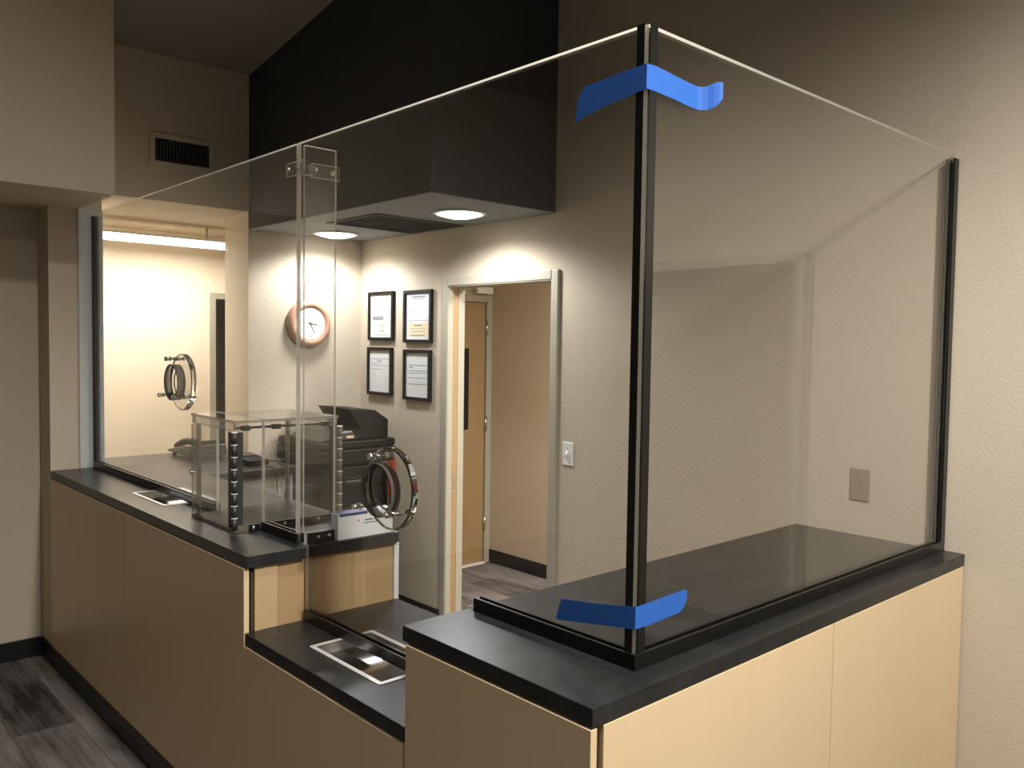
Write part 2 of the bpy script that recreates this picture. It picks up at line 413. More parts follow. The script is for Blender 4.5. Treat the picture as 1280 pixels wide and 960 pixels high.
# hall door
d2 = struct(MB().box(2.475, 3.083, 3.925, 3.965, 0.012, 2.03).build('door_2', DOORW, bevel=0.002))
MB().box(2.855, 2.922, 3.921, 3.925, 1.06, 1.68).build('vision_panel', DKPLAST, d2)
for z in (0.32, 1.10, 1.84):
    hm = MB(); hm.cyl((3.093, 3.917, z-0.055), (3.093, 3.917, z+0.055), 0.011, 12); hm.build('hinge', STEEL, d2)
fm = MB(); fm.box(2.43, 2.475, 3.915, 3.94, 0, 2.085); fm.box(3.094, 3.149, 3.915, 3.94, 0, 2.085); fm.box(2.475, 3.094, 3.915, 3.94, 2.036, 2.085)
struct(fm.build('trim_5', TRIM, bevel=0.003))
th = MB().box(2.475, 3.09, 3.90, 3.94, 0.0, 0.012); struct(th.build('trim_6', WHITEP))
# baseboards
def base(name, *boxes):
    m = MB()
    for b in boxes: m.box(*b)
    return struct(m.build(name, BASE, bevel=0.003))
base('baseboard_right', (XW-0.008, XW, D1+0.052, YC-0.01, 0, 0.125), (XW-0.008, XW, 0.625, D0-0.052, 0, 0.11), (XW-0.008, XW, -0.43, -0.006, 0, 0.11))
base('baseboard_left', (-3.58, -0.009, 3.966, 3.974, 0, 0.105), (-0.008, 0.0, 3.773, 3.965, 0, 0.105))
base('baseboard_hall', (3.142, 3.15, -2.58, 3.914, 0, 0.105))

# ------------------------------------------------------------------ cabinets and worktops
def cabinet(label, loc): return thing('counter_cabinet', label, 'cabinet', loc, 'reception counter cabinets')
# right-hand cabinet
c = cabinet('maple counter cabinet under the corner worktop with the taped glass corner', (0.9, 0.3, 0))
MB().box(0.026, XW-0.004, 0.026, 0.604, 0.0, HC-TH).build('body', CARC, c)
MB().box(-0.003, 0.015, 0.001, 0.604, 0.10, HC-TH-0.004).build('panel', MAPLE, c, bevel=0.0012)
MB().box(0.034, 0.9535, 0.001, 0.019, 0.10, HC-TH-0.004).build('panel', MAPLE, c, bevel=0.0012)
MB().box(0.9570, XW-0.008, 0.001, 0.019, 0.10, HC-TH-0.004).build('panel', MAPLE, c, bevel=0.0012)
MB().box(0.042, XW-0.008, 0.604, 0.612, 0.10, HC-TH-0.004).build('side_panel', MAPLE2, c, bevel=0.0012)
m = MB(); m.box(-0.009, -0.003, -0.005, 0.612, 0, 0.1); m.box(-0.003, XW-0.009, -0.005, 0.001, 0, 0.1); m.build('toe_base', BASE, c, bevel=0.002)
# low cabinet
c = cabinet('low maple counter cabinet between the two taller counters', (0.3, 1.05, 0))
MB().box(0.026, 0.570, 0.615, 1.490, 0.0, HA-TH).build('body', CARC, c)
MB().box(-0.003, 0.015, 0.615, 1.489, 0.10, HA-TH-0.004).build('panel', MAPLE, c, bevel=0.0012)
MB().box(-0.009, -0.003, 0.613, 1.490, 0, 0.1).build('toe_base', BASE, c, bevel=0.002)
# left cabinet
c = cabinet('long maple counter cabinet under the acrylic pass-through box', (0.3, 2.6, 0))
MB().box(0.026, 0.574, 1.506, YC-0.004, 0.0, HC-TH).build('body', CARC, c)
MB().box(-0.003, 0.015, 1.4925, 2.6320, 0.10, HC-TH-0.004).build('panel', MAPLE, c, bevel=0.0012)
MB().box(-0.003, 0.015, 2.6360, YC-0.004, 0.10, HC-TH-0.004).build('panel', MAPLE, c, bevel=0.0012)
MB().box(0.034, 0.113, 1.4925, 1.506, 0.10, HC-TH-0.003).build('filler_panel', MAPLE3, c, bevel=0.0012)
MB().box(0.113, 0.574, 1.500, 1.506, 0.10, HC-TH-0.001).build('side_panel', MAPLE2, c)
MB().box(0.576, 0.596, 1.494, 3.1, 0.02, HC-TH-0.001).build('back_panel', PAPERG, c)
MB().box(-0.009, -0.003, 1.492, YC-0.008, 0, 0.1).build('toe_base', BASE, c, bevel=0.002)

TR_L = (0.100, 0.325, 2.468, 2.862)   # tray in the left worktop
TR_A = (0.095, 0.325, 0.862, 1.252)   # tray in the low worktop
def hole(t): return rrect(t[0]+0.012, t[1]-0.012, t[2]+0.012, t[3]-0.012, 0.006, 3)[::-1]
o = MB().plate(rect(0, XW-0.001, 0, 0.622), [], FZ, HC-TH, HC, 0, 0).build('worktop', LAM, bevel=0.0015)
tag(o, 'charcoal worktop at the glass corner, meeting the beige wall', 'worktop', 'reception worktops')
o = MB().plate([(0, 0.613), (0.585, 0.613), (0.585, 1.491), (0, 1.491)], [hole(TR_A)], FZ, HA-TH, HA, 0, 0).build('worktop', LAM, bevel=0.0015)
tag(o, 'low charcoal worktop set between the two taller counters', 'worktop', 'reception worktops')
o = MB().plate([(0, 1.475), (0.209, 1.475), (0.209, 1.4915), (0.230, 1.4915), (0.230, 1.475), (0.583, 1.475), (0.583, 3.15), (1.079, 3.15), (1.079, 4.12), (0.265, 4.12), (0.265, 3.771), (0, 3.771)],
               [hole(TR_L)], FZ, HC-TH, HC, 0, 0).build('worktop', LAM, bevel=0.0015)
tag(o, 'long charcoal worktop carrying the acrylic pass-through box', 'worktop', 'reception worktops')
m = MB(); m.box(0.62, 1.07, 3.2, 3.76, 0, HC-TH); o = m.build('under_counter_cabinet', GREYC, bevel=0.002)
tag(o, 'grey cabinet under the return of the worktop below the clock', 'cabinet')

# ------------------------------------------------------------------ deal trays
def tray(t, z, label):
    e = thing('deal_tray', label, 'tray', ((t[0]+t[1])/2, (t[2]+t[3])/2, z), 'stainless deal trays')
    x0, x1, y0, y1 = t; wd = 0.015
    MB().plate(rrect(x0, x1, y0, y1, 0.008, 4), [rrect(x0+wd, x1-wd, y0+wd, y1-wd, 0.004, 3)[::-1]], FZ, z, z+0.0022, 0, 0).build('flange', STEELF, e)
    b = bmesh.new(); n = 28; dep = 0.033; rows = []
    for i in range(n+1):
        u = i/n; xx = x0+wd+(x1-x0-2*wd)*u; zz = z+0.001-dep*(1-abs(2*u-1)**7)
        rows.append((b.verts.new((xx, y0+wd, zz)), b.verts.new((xx, y1-wd, zz))))
    for (a, c2), (d, f) in zip(rows, rows[1:]): b.faces.new((a, d, f, c2)).smooth = True
    mm = MB(); mm.bm.free(); mm.bm = b
    for k in (0, 1):
        b.faces.new([r[k] for r in rows])
    mm.build('scoop', STEEL, e)
tray(TR_A, HA, 'stainless deal tray let into the low worktop')
tray(TR_L, HC, 'stainless deal tray let into the long worktop beside the acrylic box')

# ------------------------------------------------------------------ glass screens
GX0, GX1, GY0, GY1 = 0.213, 0.225, 0.075, 0.087
CX0, CX1, CY0, CY1 = 0.204, 0.234, 0.066, 0.096
def chan_y(name, y0, y1, z, parent, h=0.034):
    """U channel running along y"""
    m = MB(); m.box(CX0, CX1, y0, y1, z, z+0.004); m.box(CX0, GX0-0.001, y0, y1, z+0.004, z+h); m.box(GX1+0.001, CX1, y0, y1, z+0.004, z+h)
    return m.build(name, BLACKM, parent, bevel=0.001)
H1 = (1.066, 1.272); H2 = (2.686, 1.526); RH = 0.080
# side pane
s = thing('glass_screen', 'clear side screen between the black corner and the beige wall', 'glass screen', (1.0, 0.08, HC), 'clear counter screens')
MB().plate([(GX0+0.004, HC+0.005), (XW-0.006, HC+0.005), (XW-0.006, ZG), (GX0+0.004, ZG)], [], FY, GY0, GY1).build('pane', [CLEAR, EDGE], s)
m = MB(); m.box(CX0, XW-0.001, CY0, CY1, HC, HC+0.004); m.box(CX0, XW-0.001, CY0, GY0-0.001, HC+0.004, HC+0.034); m.box(CX0, GX0-0.001, GY0-0.001, CY1, HC+0.004, HC+0.034); m.box(CX1, XW-0.001, GY1+0.001, CY1, HC+0.004, HC+0.034)
m.build('bottom_channel', BLACKM, s, bevel=0.001)
m = MB(); m.box(XW-0.005, XW-0.001, CY0, CY1, HC+0.034, 2.358); m.box(XW-0.034, XW-0.005, CY0, GY0-0.001, HC+0.034, 2.358); m.box(XW-0.034, XW-0.005, GY1+0.001, CY1, HC+0.034, 2.358)
m.build('wall_channel', BLACKM, s, bevel=0.001)
# front pane over the corner counter and the low counter
s = thing('glass_screen', 'clear front screen from the taped corner down to the low worktop', 'glass screen', (0.22, 0.8, HA), 'clear counter screens')
MB().plate([(GY1+0.001, HC+0.005), (0.632, HC+0.005), (0.632, HA+0.005), (1.488, HA+0.005), (1.488, HC+0.003), (1.547, HC+0.003), (1.547, ZG), (GY1+0.001, ZG)],
           [circle(*H1, RH)[::-1]], FX, GX0, GX1).build('pane', [CLEAR, EDGE], s)
chan_y('bottom_channel', CY1+0.001, 0.598, HC, s)
chan_y('bottom_channel', 0.625, 1.486, HA+0.0023, s)
# front pane on the long worktop
s = thing('glass_screen', 'clear front screen over the long worktop with the acrylic box through it', 'glass screen', (0.22, 2.7, HC), 'clear counter screens')
BX0, BX1, BY0, BY1, BZ = 0.112, 0.530, 1.812, 2.206, 1.428
MB().plate([(1.557, HC+0.005), (BY0-0.002, HC+0.005), (BY0-0.002, BZ+0.002), (BY1+0.002, BZ+0.002), (BY1+0.002, HC+0.005), (3.764, HC+0.005), (3.764, ZG), (1.557, ZG)],
           [circle(*H2, RH)[::-1]], FX, GX0, GX1).build('pane', [CLEAR, EDGE], s)
chan_y('bottom_channel', BY1+0.012, 3.766, HC+0.0023, s)
chan_y('bottom_channel', 1.537, BY0-0.012, HC, s)
m = MB(); m.box(CX0, CX1, 3.7665, 3.7715, HC+0.003, 2.357); m.box(CX0, GX0-0.001, 3.748, 3.7665, HC+0.037, 2.357); m.box(GX1+0.001, CX1, 3.748, 3.7665, HC+0.037, 2.357)
m.build('wall_channel', BLACKM, s, bevel=0.001)
# fin
s = thing('glass_fin', 'narrow clear glass fin standing at the end of the long worktop', 'glass fin', (0.28, 1.528, HC))
MB().plate(rect(0.2257, 0.345, HC+0.037, 2.366), [], FY, 1.522, 1.534).build('pane', [CLEAR, EDGE], s)
fb = MB().box(0.236, 0.347, 1.508, 1.521, HC, HC+0.036).build('base_bracket', BLACKM, s, bevel=0.001)
for xx in (0.272, 0.315):
    MB().lathe([(0.0, 0.004), (0.004, 0.0038), (0.0072, 0.002), (0.008, 0.0)], (xx, 1.508, HC+0.019), (0, -1, 0), 16).build('screw', CHROME, fb)
# corner post: black angle behind the mitred corner
e = thing('corner_post', 'black angle post at the taped corner of the glass', 'post', (0.23, 0.09, HC))
m = MB(); m.prism([(GX1+0.001, GY1+0.002, HC+0.035), (GX1+0.001, GY1+0.022, HC+0.035), (GX1+0.004, GY1+0.022, HC+0.035), (GX1+0.004, GY1+0.004, HC+0.035), (GX1+0.026, GY1+0.004, HC+0.035), (GX1+0.026, GY1+0.001, HC+0.035), (GX1+0.002, GY1+0.001, HC+0.035)], (0, 0, ZG-HC-0.033))
m.build('inner_angle', BLACKM, e)
m = MB(); m.box(GX0-0.0022, GX0-0.0006, GY0+0.006, GY0+0.026, HC+0.034, ZG+0.002); m.build('outer_strip', BLACKM, e)
m = MB(); m.box(GX0+0.008, GX0+0.032, GY0-0.0022, GY0-0.0006, HC+0.034, ZG+0.002); m.build('outer_strip', BLACKM, e)
# clip at the top of the joint
e = thing('glass_clip', 'clear acrylic clip with chrome bolts joining fin and screens', 'clip', (0.22, 1.54, 2.26))
MB().plate(rrect(1.495, 1.615, 2.268, 2.312, 0.006), [], FX, 0.203, 0.2115).build('front_plate', [CLEARB, EDGEB], e)
MB().plate(rrect(0.240, 0.352, 2.262, 2.308, 0.004), [], FY, 1.512, 1.5205).build('fin_plate', [CLEARB, EDGEB], e)
m = MB(); m.prism([(0.227, 1.51, 2.27), (0.227, 1.60, 2.27), (0.262, 1.512, 2.27)], (0, 0, 0.03)); m.build('corner_block', EDGEB, e, bevel=0.003)
for (p, q) in (((0.203, 1.52, 2.29), (0.193, 1.52, 2.29)), ((0.203, 1.585, 2.29), (0.193, 1.585, 2.29)), ((0.258, 1.512, 2.288), (0.258, 1.502, 2.288)), ((0.322, 1.512, 2.286), (0.322, 1.502, 2.286))):
    MB().cyl(p, q, 0.008, 16, r2=0.0055).build('bolt', CHROME, e)

# ------------------------------------------------------------------ speak-through rings
def speaker(cy, cz, label):
    e = thing('speak_through', label, 'speak-through', (0.22, cy, cz), 'speak-through discs')
    x0 = 0.255; R = 0.125; T = 0.026
    # thick clear disc held off the staff side of the screen
    MB().lathe([(0.0, 0.0), (R-0.004, 0.0), (R, 0.004), (R, T-0.004), (R-0.004, T), (0.0, T)], (x0, cy, cz), (1, 0, 0), 72, smooth=False).build('disc', SOLID, e)
    # lined hole in the screen
    MB().lathe([(RH-0.004, -0.002), (RH-0.0005, -0.002), (RH-0.0005, 0.034), (RH-0.004, 0.034)], (GX0, cy, cz), (1, 0, 0), 56, closed=True).build('hole_collar', SMOKE, e)
    MB().lathe([(RH-0.020, 0.0), (RH-0.016, 0.0), (RH-0.016, 0.006), (RH-0.020, 0.006)], (x0-0.007, cy, cz), (1, 0, 0), 56, closed=True).build('baffle_ring', EDGEB, e)
    for a in (90, 215, 325):
        yy = cy+0.103*math.cos(math.radians(a)); zz = cz+0.103*math.sin(math.radians(a))
        m = MB(); m.cyl((GX0-0.022, yy, zz), (x0+T+0.004, yy, zz), 0.005, 14); m.cyl((GX0-0.026, yy, zz), (GX0-0.012, yy, zz), 0.009, 16); m.cyl((GX0-0.004, yy, zz), (GX0-0.001, yy, zz), 0.011, 16)
        m.cyl((GX1+0.001, yy, zz), (x0-0.001, yy, zz), 0.0085, 16); m.cyl((x0+T+0.001, yy, zz), (x0+T+0.009, yy, zz), 0.0085, 16)
        m.build('bolt', CHROME, e)
speaker(*H1, 'clear disc speak-through in the screen above the low worktop')
speaker(*H2, 'clear disc speak-through in the screen over the long worktop')

# ------------------------------------------------------------------ acrylic pass-through box
e = thing('pass_through_box', 'clear acrylic package box with hinged doors on the long worktop', 'box', (0.32, 2.0, HC))
T = 0.010
m = MB(); m.box(BX0, BX1, BY0, BY1, HC+0.0005, HC+T); m.build('floor_plate', EDGEB, e)
m.bm = None
MB().plate(rect(BX0, BX1, BY0, BY1), [], FZ, BZ-T, BZ).build('top_plate', [CLEARB, EDGEB], e)
for (a, b2, nm) in ((BY0, BY0+T, 'side_plate'), (BY1-T, BY1, 'side_plate')):
    MB().plate(rect(BX0+0.014, BX1-0.014, HC+T+0.0005, BZ-T-0.0005), [], FY, a, b2).build(nm, [CLEARB, EDGEB], e)
for xx in (BX0, BX1-T):
    MB().plate(rect(BY0+T+0.001, BY1-T-0.001, BZ-0.036, BZ-T-0.0005), [], FX, xx, xx+T).build('header_strip', [EDGET, EDGEB], e)
for xx in (BX0+0.016, BX1-0.026):
    MB().plate(rect(BY1-T-0.024, BY1-T-0.001, HC+T+0.001, BZ-0.040), [], FX, xx, xx+T).build('stop_strip', [EDGEB, EDGEB], e)
def boxdoor(x0, nm, sgn):
    d = MB().plate(rect(BY0+0.022, BY1-0.002, HC+0.014, BZ-0.040), [], FX, x0, x0+T).build(nm, [CLEARB, EDGEB], e)
    ky = BY1-0.045 if sgn < 0 else BY1-0.06; kz = 1.205; kx = x0 if sgn < 0 else x0+T
    MB().lathe([(0.004, 0.0), (0.004, 0.010), (0.008, 0.012), (0.009, 0.018), (0.006, 0.022), (0.0, 0.023)], (kx, ky, kz), (sgn, 0, 0), 18).build('knob', CHROME, d)
    hx = x0-0.004 if sgn < 0 else x0+T+0.004
    lf = MB(); lf.box(min(hx, x0), max(hx, x0+T) if sgn > 0 else x0+0.001, BY0-0.001, BY0+0.048, HC+0.016, BZ-0.042); lf.box(x0-0.004 if sgn < 0 else x0-0.018, x0+0.028 if sgn < 0 else x0+T+0.004, BY0-0.004, BY0-0.0005, HC+0.016 if sgn > 0 else HC+0.028, BZ-0.042); lf.build('hinge_leaf', EDGEB if sgn > 0 else DKPLAST2, d)
    n = 8; z0, z1 = HC+0.014, BZ-0.040
    for k in range(n):
        a = z0+(z1-z0)*k/n; b3 = z0+(z1-z0)*(k+1)/n-0.0035
        MB().cyl((hx, BY0-0.002, a), (hx, BY0-0.002, b3), 0.0105, 14).build('hinge_knuckle', DKPLAST2 if sgn < 0 else EDGEB, d)
        MB().cyl((hx, BY0-0.002, b3), (hx, BY0-0.002, b3+0.0035), 0.0118, 14).build('hinge_washer', WHITEP, d)
boxdoor(BX0, 'customer_door', -1)
boxdoor(BX1-T, 'staff_door', 1)
br = MB().box(BX0+0.05, 0.203, BY0-0.010, BY0-0.0005, HC, HC+0.026).build('base_bracket', BLACKM, e, bevel=0.001)
for xx in (0.178,):
    MB().lathe([(0.0, 0.004), (0.005, 0.0035), (0.008, 0.0)], (xx, BY0-0.010, HC+0.013), (0, -1, 0), 16).build('screw', CHROME, br)
br = MB().box(0.236, BX1-0.03, BY0-0.010, BY0-0.0005, HC, HC+0.026).build('base_bracket', BLACKM, e, bevel=0.001)
for xx in (0.30, 0.44):
    MB().lathe([(0.0, 0.004), (0.005, 0.0035), (0.008, 0.0)], (xx, BY0-0.010, HC+0.013), (0, -1, 0), 16).build('screw', CHROME, br)
rod = MB().cyl((BX0+0.01, BY0+0.03, BZ-0.030), (BX1-0.01, BY0+0.03, BZ-0.030), 0.0045, 12); rod.build('latch_rod', DKPLAST2, e)
for xx in (0.15, 0.27, 0.47):
    MB().box(xx, xx+0.03, BY0+0.018, BY0+0.042, BZ-0.040, BZ-0.022).build('rod_block', DKPLAST2, e, bevel=0.002)

# ------------------------------------------------------------------ tape
def tape(label, sideA, sideB, curl):
    """sideA: front-screen points (y, zlow, zhigh), sideB: side-screen points (x, zlow, zhigh, lift)"""
    m = MB(); bm = m.bm; off = 0.0032; rows = []
    for (y, a, b) in sideA: rows.append((Vector((GX0-off, y, a)), Vector((GX0-off, y, b))))
    for (x, a, b, lift) in sideB: rows.append((Vector((x, GY0-off-lift, a)), Vector((x, GY0-off-lift, b))))
    vs_ = [(bm.verts.new(a), bm.verts.new(b)) for a, b in rows]
    for (a, b), (c, d) in zip(vs_, vs_[1:]): bm.faces.new((a, c, d, b))
    bmesh.ops.recalc_face_normals(bm, faces=bm.faces[:])
    o = m.build('masking_tape', TAPE)
    so_ = o.modifiers.new('thick', 'SOLIDIFY'); so_.thickness = 0.0006; so_.offset = 0
    return tag(o, label, 'tape', 'blue tape strips on the glass corner')
tape('blue tape strip with a curled end near the top of the glass corner',
     [(0.270, 2.205, 2.228), (0.266, 2.209, 2.250), (0.262, 2.211, 2.264), (0.245, 2.216, 2.281), (0.17, 2.229, 2.287), (GY0-0.003, 2.241, 2.292)],
     [(0.24, 2.241, 2.293, 0), (0.30, 2.238, 2.288, 0), (0.35, 2.234, 2.284, 0), (0.385, 2.232, 2.282, 0.001), (0.396, 2.232, 2.282, 0.006), (0.405, 2.233, 2.285, 0.015), (0.412, 2.237, 2.290, 0.026), (0.419, 2.246, 2.293, 0.034), (0.427, 2.258, 2.292, 0.038)], 1)
tape('blue tape strip low on the glass corner just above the worktop',
     [(0.304, 1.078, 1.083), (0.299, 1.077, 1.104), (0.288, 1.078, 1.128), (0.19, 1.094, 1.141), (GY0-0.003, 1.113, 1.161)],
     [(0.25, 1.112, 1.161, 0), (0.32, 1.115, 1.164, 0), (0.366, 1.117, 1.166, 0), (0.380, 1.128, 1.166, 0.001), (0.387, 1.144, 1.163, 0.003)], 0)

# ------------------------------------------------------------------ wall things
def plate_cover(label, y, z, mat, kind):
    e = thing(kind, label, 'switch' if 'switch' in kind else 'cover plate', (XW, y, z))
    MB().box(XW-0.006, XW-0.0002, y-0.037, y+0.037, z-0.059, z+0.059).build('cover_plate', mat, e, bevel=0.003, seg=3)
    return e
e = plate_cover('white toggle light switch on the wall beside the doorway', 1.861, 1.170, WHITEP, 'light_switch')
m = MB(); m.prism([(XW-0.006, 1.853, 1.158), (XW-0.019, 1.853, 1.160), (XW-0.019, 1.853, 1.168), (XW-0.006, 1.853, 1.186)], (0, 0.016, 0)); m.build('toggle', PAPERG, e)
for dz in (-0.03, 0.03): MB().lathe([(0, 0.0012), (0.003, 0.001), (0.004, 0)], (XW-0.006, 1.861, 1.17+dz), (-1, 0, 0), 12).build('screw', STEEL, e)
e = plate_cover('taupe cover plate on the wall above the corner worktop', 0.368, 1.213, PLATEG, 'outlet_cover')
MB().lathe([(0, 0.0015), (0.004, 0.001), (0.005, 0)], (XW-0.006, 0.368, 1.213), (-1, 0, 0), 12).build('screw', STEEL, e)

def certificate(y0, y1, z0, z1, label, paper, kind):
    e = thing('framed_certificate', label, 'picture frame', (XW, (y0+y1)/2, z0), 'framed certificates beside the doorway')
    f = 0.020
    for b in ((y0, y1, z0, z0+f), (y0, y1, z1-f, z1), (y0, y0+f, z0+f, z1-f), (y1-f, y1, z0+f, z1-f)):
        MB().box(XW-0.022, XW-0.0005, *b).build('frame_bar', DKPLAST, e, bevel=0.0015)
    MB().box(XW-0.010, XW-0.001, y0+f, y1-f, z0+f, z1-f).build('document', paper, e)
    w_, h_ = y1-y0-2*f, z1-z0-2*f; X = XW-0.0106
    def strip(m, a0, a1, b0, b1):      # a: from the left edge as seen (large y) to the right, b from the top
        m.box(X, X+0.0004, y1-f-w_*a1, y1-f-w_*a0, z1-f-h_*b1, z1-f-h_*b0)
    m = MB()
    if kind == 0:
        strip(m, .14, .20, .08, .12); strip(m, .1, .3, .42, .43); strip(m, .1, .62, .5, .6); strip(m, .1, .9, .67, .675); strip(m, .1, .9, .94, .955)
        r = MB(); strip(r, .38, .68, .70, .76); strip(r, .46, .62, .78, .80); strip(r, .42, .66, .82, .88); r.build('seal', INKR, e)
    elif kind == 1:
        strip(m, .2, .8, .06, .09); strip(m, .25, .75, .11, .125); strip(m, .1, .4, .30, .31); strip(m, .1, .45, .34, .35); strip(m, .1, .9, .58, .59)
        r = MB(); strip(r, .1, .92, .64, .95); r.build('certificate_card', CREAMP, e)
        X -= 0.0004; strip(m, .34, .68, .68, .71); strip(m, .2, .8, .76, .77); strip(m, .2, .8, .82, .83); strip(m, .2, .8, .9, .92)
    elif kind == 2:
        strip(m, .05, .95, .2, .212); strip(m, .35, .6, .245, .265); strip(m, .1, .5, .31, .32); strip(m, .1, .9, .36, .37); strip(m, .1, .6, .45, .46); strip(m, .1, .3, .58, .59)
    else:
        strip(m, .1, .9, .27, .285); strip(m, .15, .3, .31, .335); strip(m, .1, .9, .4, .41); strip(m, .1, .9, .45, .46); strip(m, .1, .9, .56, .57); strip(m, .1, .9, .70, .712)
    m.build('print', INK, e)['kind'] = 'stuff'
certificate(3.385, 3.668, 1.728, 2.040, 'black framed white certificate with a red seal, upper of its column', PAPER, 0)
certificate(2.985, 3.272, 1.716, 2.036, 'black framed pale blue certificate with a cream card, next to the doorway', PAPERB, 1)
certificate(3.398, 3.676, 1.376, 1.684, 'black framed grey letter hanging under the red sealed certificate', PAPERG, 2)
certificate(2.992, 3.270, 1.364, 1.674, 'black framed grey letter hanging under the pale blue certificate', PAPERG, 3)

# clock
e = thing('wall_clock', 'round wall clock with rosy wooden rim and white face', 'clock', (1.478, YC, 1.827))
cc = (1.478, YC-0.001, 1.827)
MB().lathe([(0.0, 0.0), (0.146, 0.0), (0.152, 0.008), (0.150, 0.026), (0.140, 0.042), (0.124, 0.050), (0.108, 0.046), (0.100, 0.036), (0.0, 0.036)], cc, (0, -1, 0), 56).build('case', CLOCKW, e)
fc = MB().lathe([(0.0, 0.0385), (0.100, 0.0385), (0.100, 0.036)], cc, (0, -1, 0), 48, smooth=False).build('face', CLOCKF, e)
def hand(name, ang, l, w_, dz):
    d = Vector((math.sin(ang), 0, math.cos(ang))); n = Vector((d.z, 0, -d.x)); o = Vector(cc)+Vector((0, -0.0395-dz, 0))
    MB().prism([o-d*0.015-n*w_, o+d*l-n*w_*0.6, o+d*l+n*w_*0.6, o-d*0.015+n*w_], (0, -0.0008, 0)).build(name, DINK, fc)
hand('hour_hand', math.radians(98), 0.05, 0.0035, 0.000); hand('minute_hand', math.radians(157), 0.070, 0.0022, 0.0012); hand('second_hand', math.radians(283), 0.075, 0.0008, 0.0024)
for k in range(1, 13):
    cu = bpy.data.curves.new('numeral', 'FONT'); cu.body = str(k); cu.size = 0.022; cu.align_x = 'CENTER'; cu.align_y = 'CENTER'; cu.extrude = 0.0002
    to = bpy.data.objects.new('numeral', cu); C.objects.link(to)
    dg = bpy.context.evaluated_depsgraph_get(); me = bpy.data.meshes.new_from_object(to.evaluated_get(dg)); bpy.data.objects.remove(to)
    a = 2*PI*k/12
    me.transform(Matrix.Translation((cc[0]+0.078*math.sin(a), cc[1]-0.0392, cc[2]+0.078*math.cos(a))) @ Matrix.Rotation(PI/2, 4, 'X'))
    me.materials.clear(); link('numeral', me, INK, fc)

# wall vent
e = thing('wall_vent', 'painted wall vent with dark vertical slats, high above the opening', 'vent', (0.68, YC, 2.67))
x0, x1, z0, z1 = 0.538, 0.842, 2.704, 2.828
MB().plate(rect(0.508, 0.872, 2.672, 2.858), [rect(x0, x1, z0, z1)[::-1]], FY, YC-0.009, YC-0.0005, 0, 0).build('frame', VENTP, e, bevel=0.002)
MB().box(x0-0.003, x1+0.003, YC-0.002, YC-0.0006, z0-0.003, z1+0.003).build('backing', HOLEM, e)
for k in range(17):
    xx = x0+0.012+(x1-x0-0.024)*k/16
    MB().box(xx-0.0014, xx+0.0014, YC-0.009, YC-0.002, z0, z1).build('slat', SLATM, e)
# soffit grille
e = thing('ceiling_grille', 'dark square return grille in the soffit between the downlights', 'vent', (1.54, 2.9, ZS))
x0, x1, y0, y1 = 1.245, 1.83, 2.655, 3.15
MB().plate(rect(x0, x1, y0, y1), [rect(x0+0.02, x1-0.02, y0+0.02, y1-0.02)[::-1]], FZ, ZS-0.007, ZS-0.0005, 0, 0).build('frame', SOFF, e)
MB().box(x0+0.02, x1-0.02, y0+0.02, y1-0.02, ZS-0.002, ZS-0.0006).build('backing', HOLEM, e)
for k in range(18):
    yy = y0+0.03+(y1-y0-0.06)*k/17
    MB().box(x0+0.02, x1-0.02, yy-0.0015, yy+0.0015, ZS-0.007, ZS-0.002).build('slat', SOFF, e)

# ------------------------------------------------------------------ light fixtures
def downlight(x, y, label):
    e = thing('downlight', label, 'downlight', (x, y, ZS), 'soffit downlights')
    MB().lathe([(0.118, 0.001), (0.138, 0.001), (0.138, 0.006), (0.130, 0.010), (0.118, 0.010)], (x, y, ZS), (0, 0, -1), 40, closed=True).build('trim_ring', WHITEP, e)
    MB().lathe([(0.0, 0.030), (0.05, 0.027), (0.09, 0.018), (0.112, 0.007), (0.1175, 0.001), (0.0, 0.001)], (x, y, ZS), (0, 0, -1), 40).build('lens', LENS, e)
    lamp('downlight_lamp', 'SPOT', (x, y, ZS-0.045), P_DOWN, COOL, e, spot_size=math.radians(164), spot_blend=0.5, shadow_soft_size=0.09)
downlight(1.535, 2.33, 'lit round downlight in the soffit above the doorway')
downlight(1.53, 3.53, 'lit round downlight in the soffit above the clock')
# tube fixture in the back room
e = thing('tube_light', 'lit linear tube fixture hanging below the back room ceiling', 'light fixture', (0.8, 4.67, 2.4))
MB().box(0.05, 1.405, 4.60, 4.75, 2.384, 2.396).build('housing', WHITEP, e, bevel=0.003)
MB().box(0.055, 1.40, 4.605, 4.745, 2.350, 2.3838).build('diffuser', TUBEM, e, bevel=0.010, seg=3)
for xx in (0.25, 1.2): MB().cyl((xx, 4.675, 2.396), (xx, 4.675, ZO-0.0005), 0.008, 12).build('stem', WHITEP, e)
lamp('tube_lamp', 'AREA', (0.73, 4.675, 2.343), P_TUBE, (1.0, 0.97, 0.92), e, shape='RECTANGLE', size=1.3, size_y=0.12)
# hall fixture
e = thing('hall_ceiling_light', 'flat ceiling light in the hall behind the doorway', 'light fixture', (2.55, 1.2, 2.5))
MB().box(2.4, 2.7, 0.9, 1.5, 2.47, 2.499).build('housing', WHITEP, e, bevel=0.004)
lamp('hall_lamp', 'AREA', (2.55, 1.2, 2.462), P_HALL, WARM, e, shape='RECTANGLE', size=0.28, size_y=0.56)
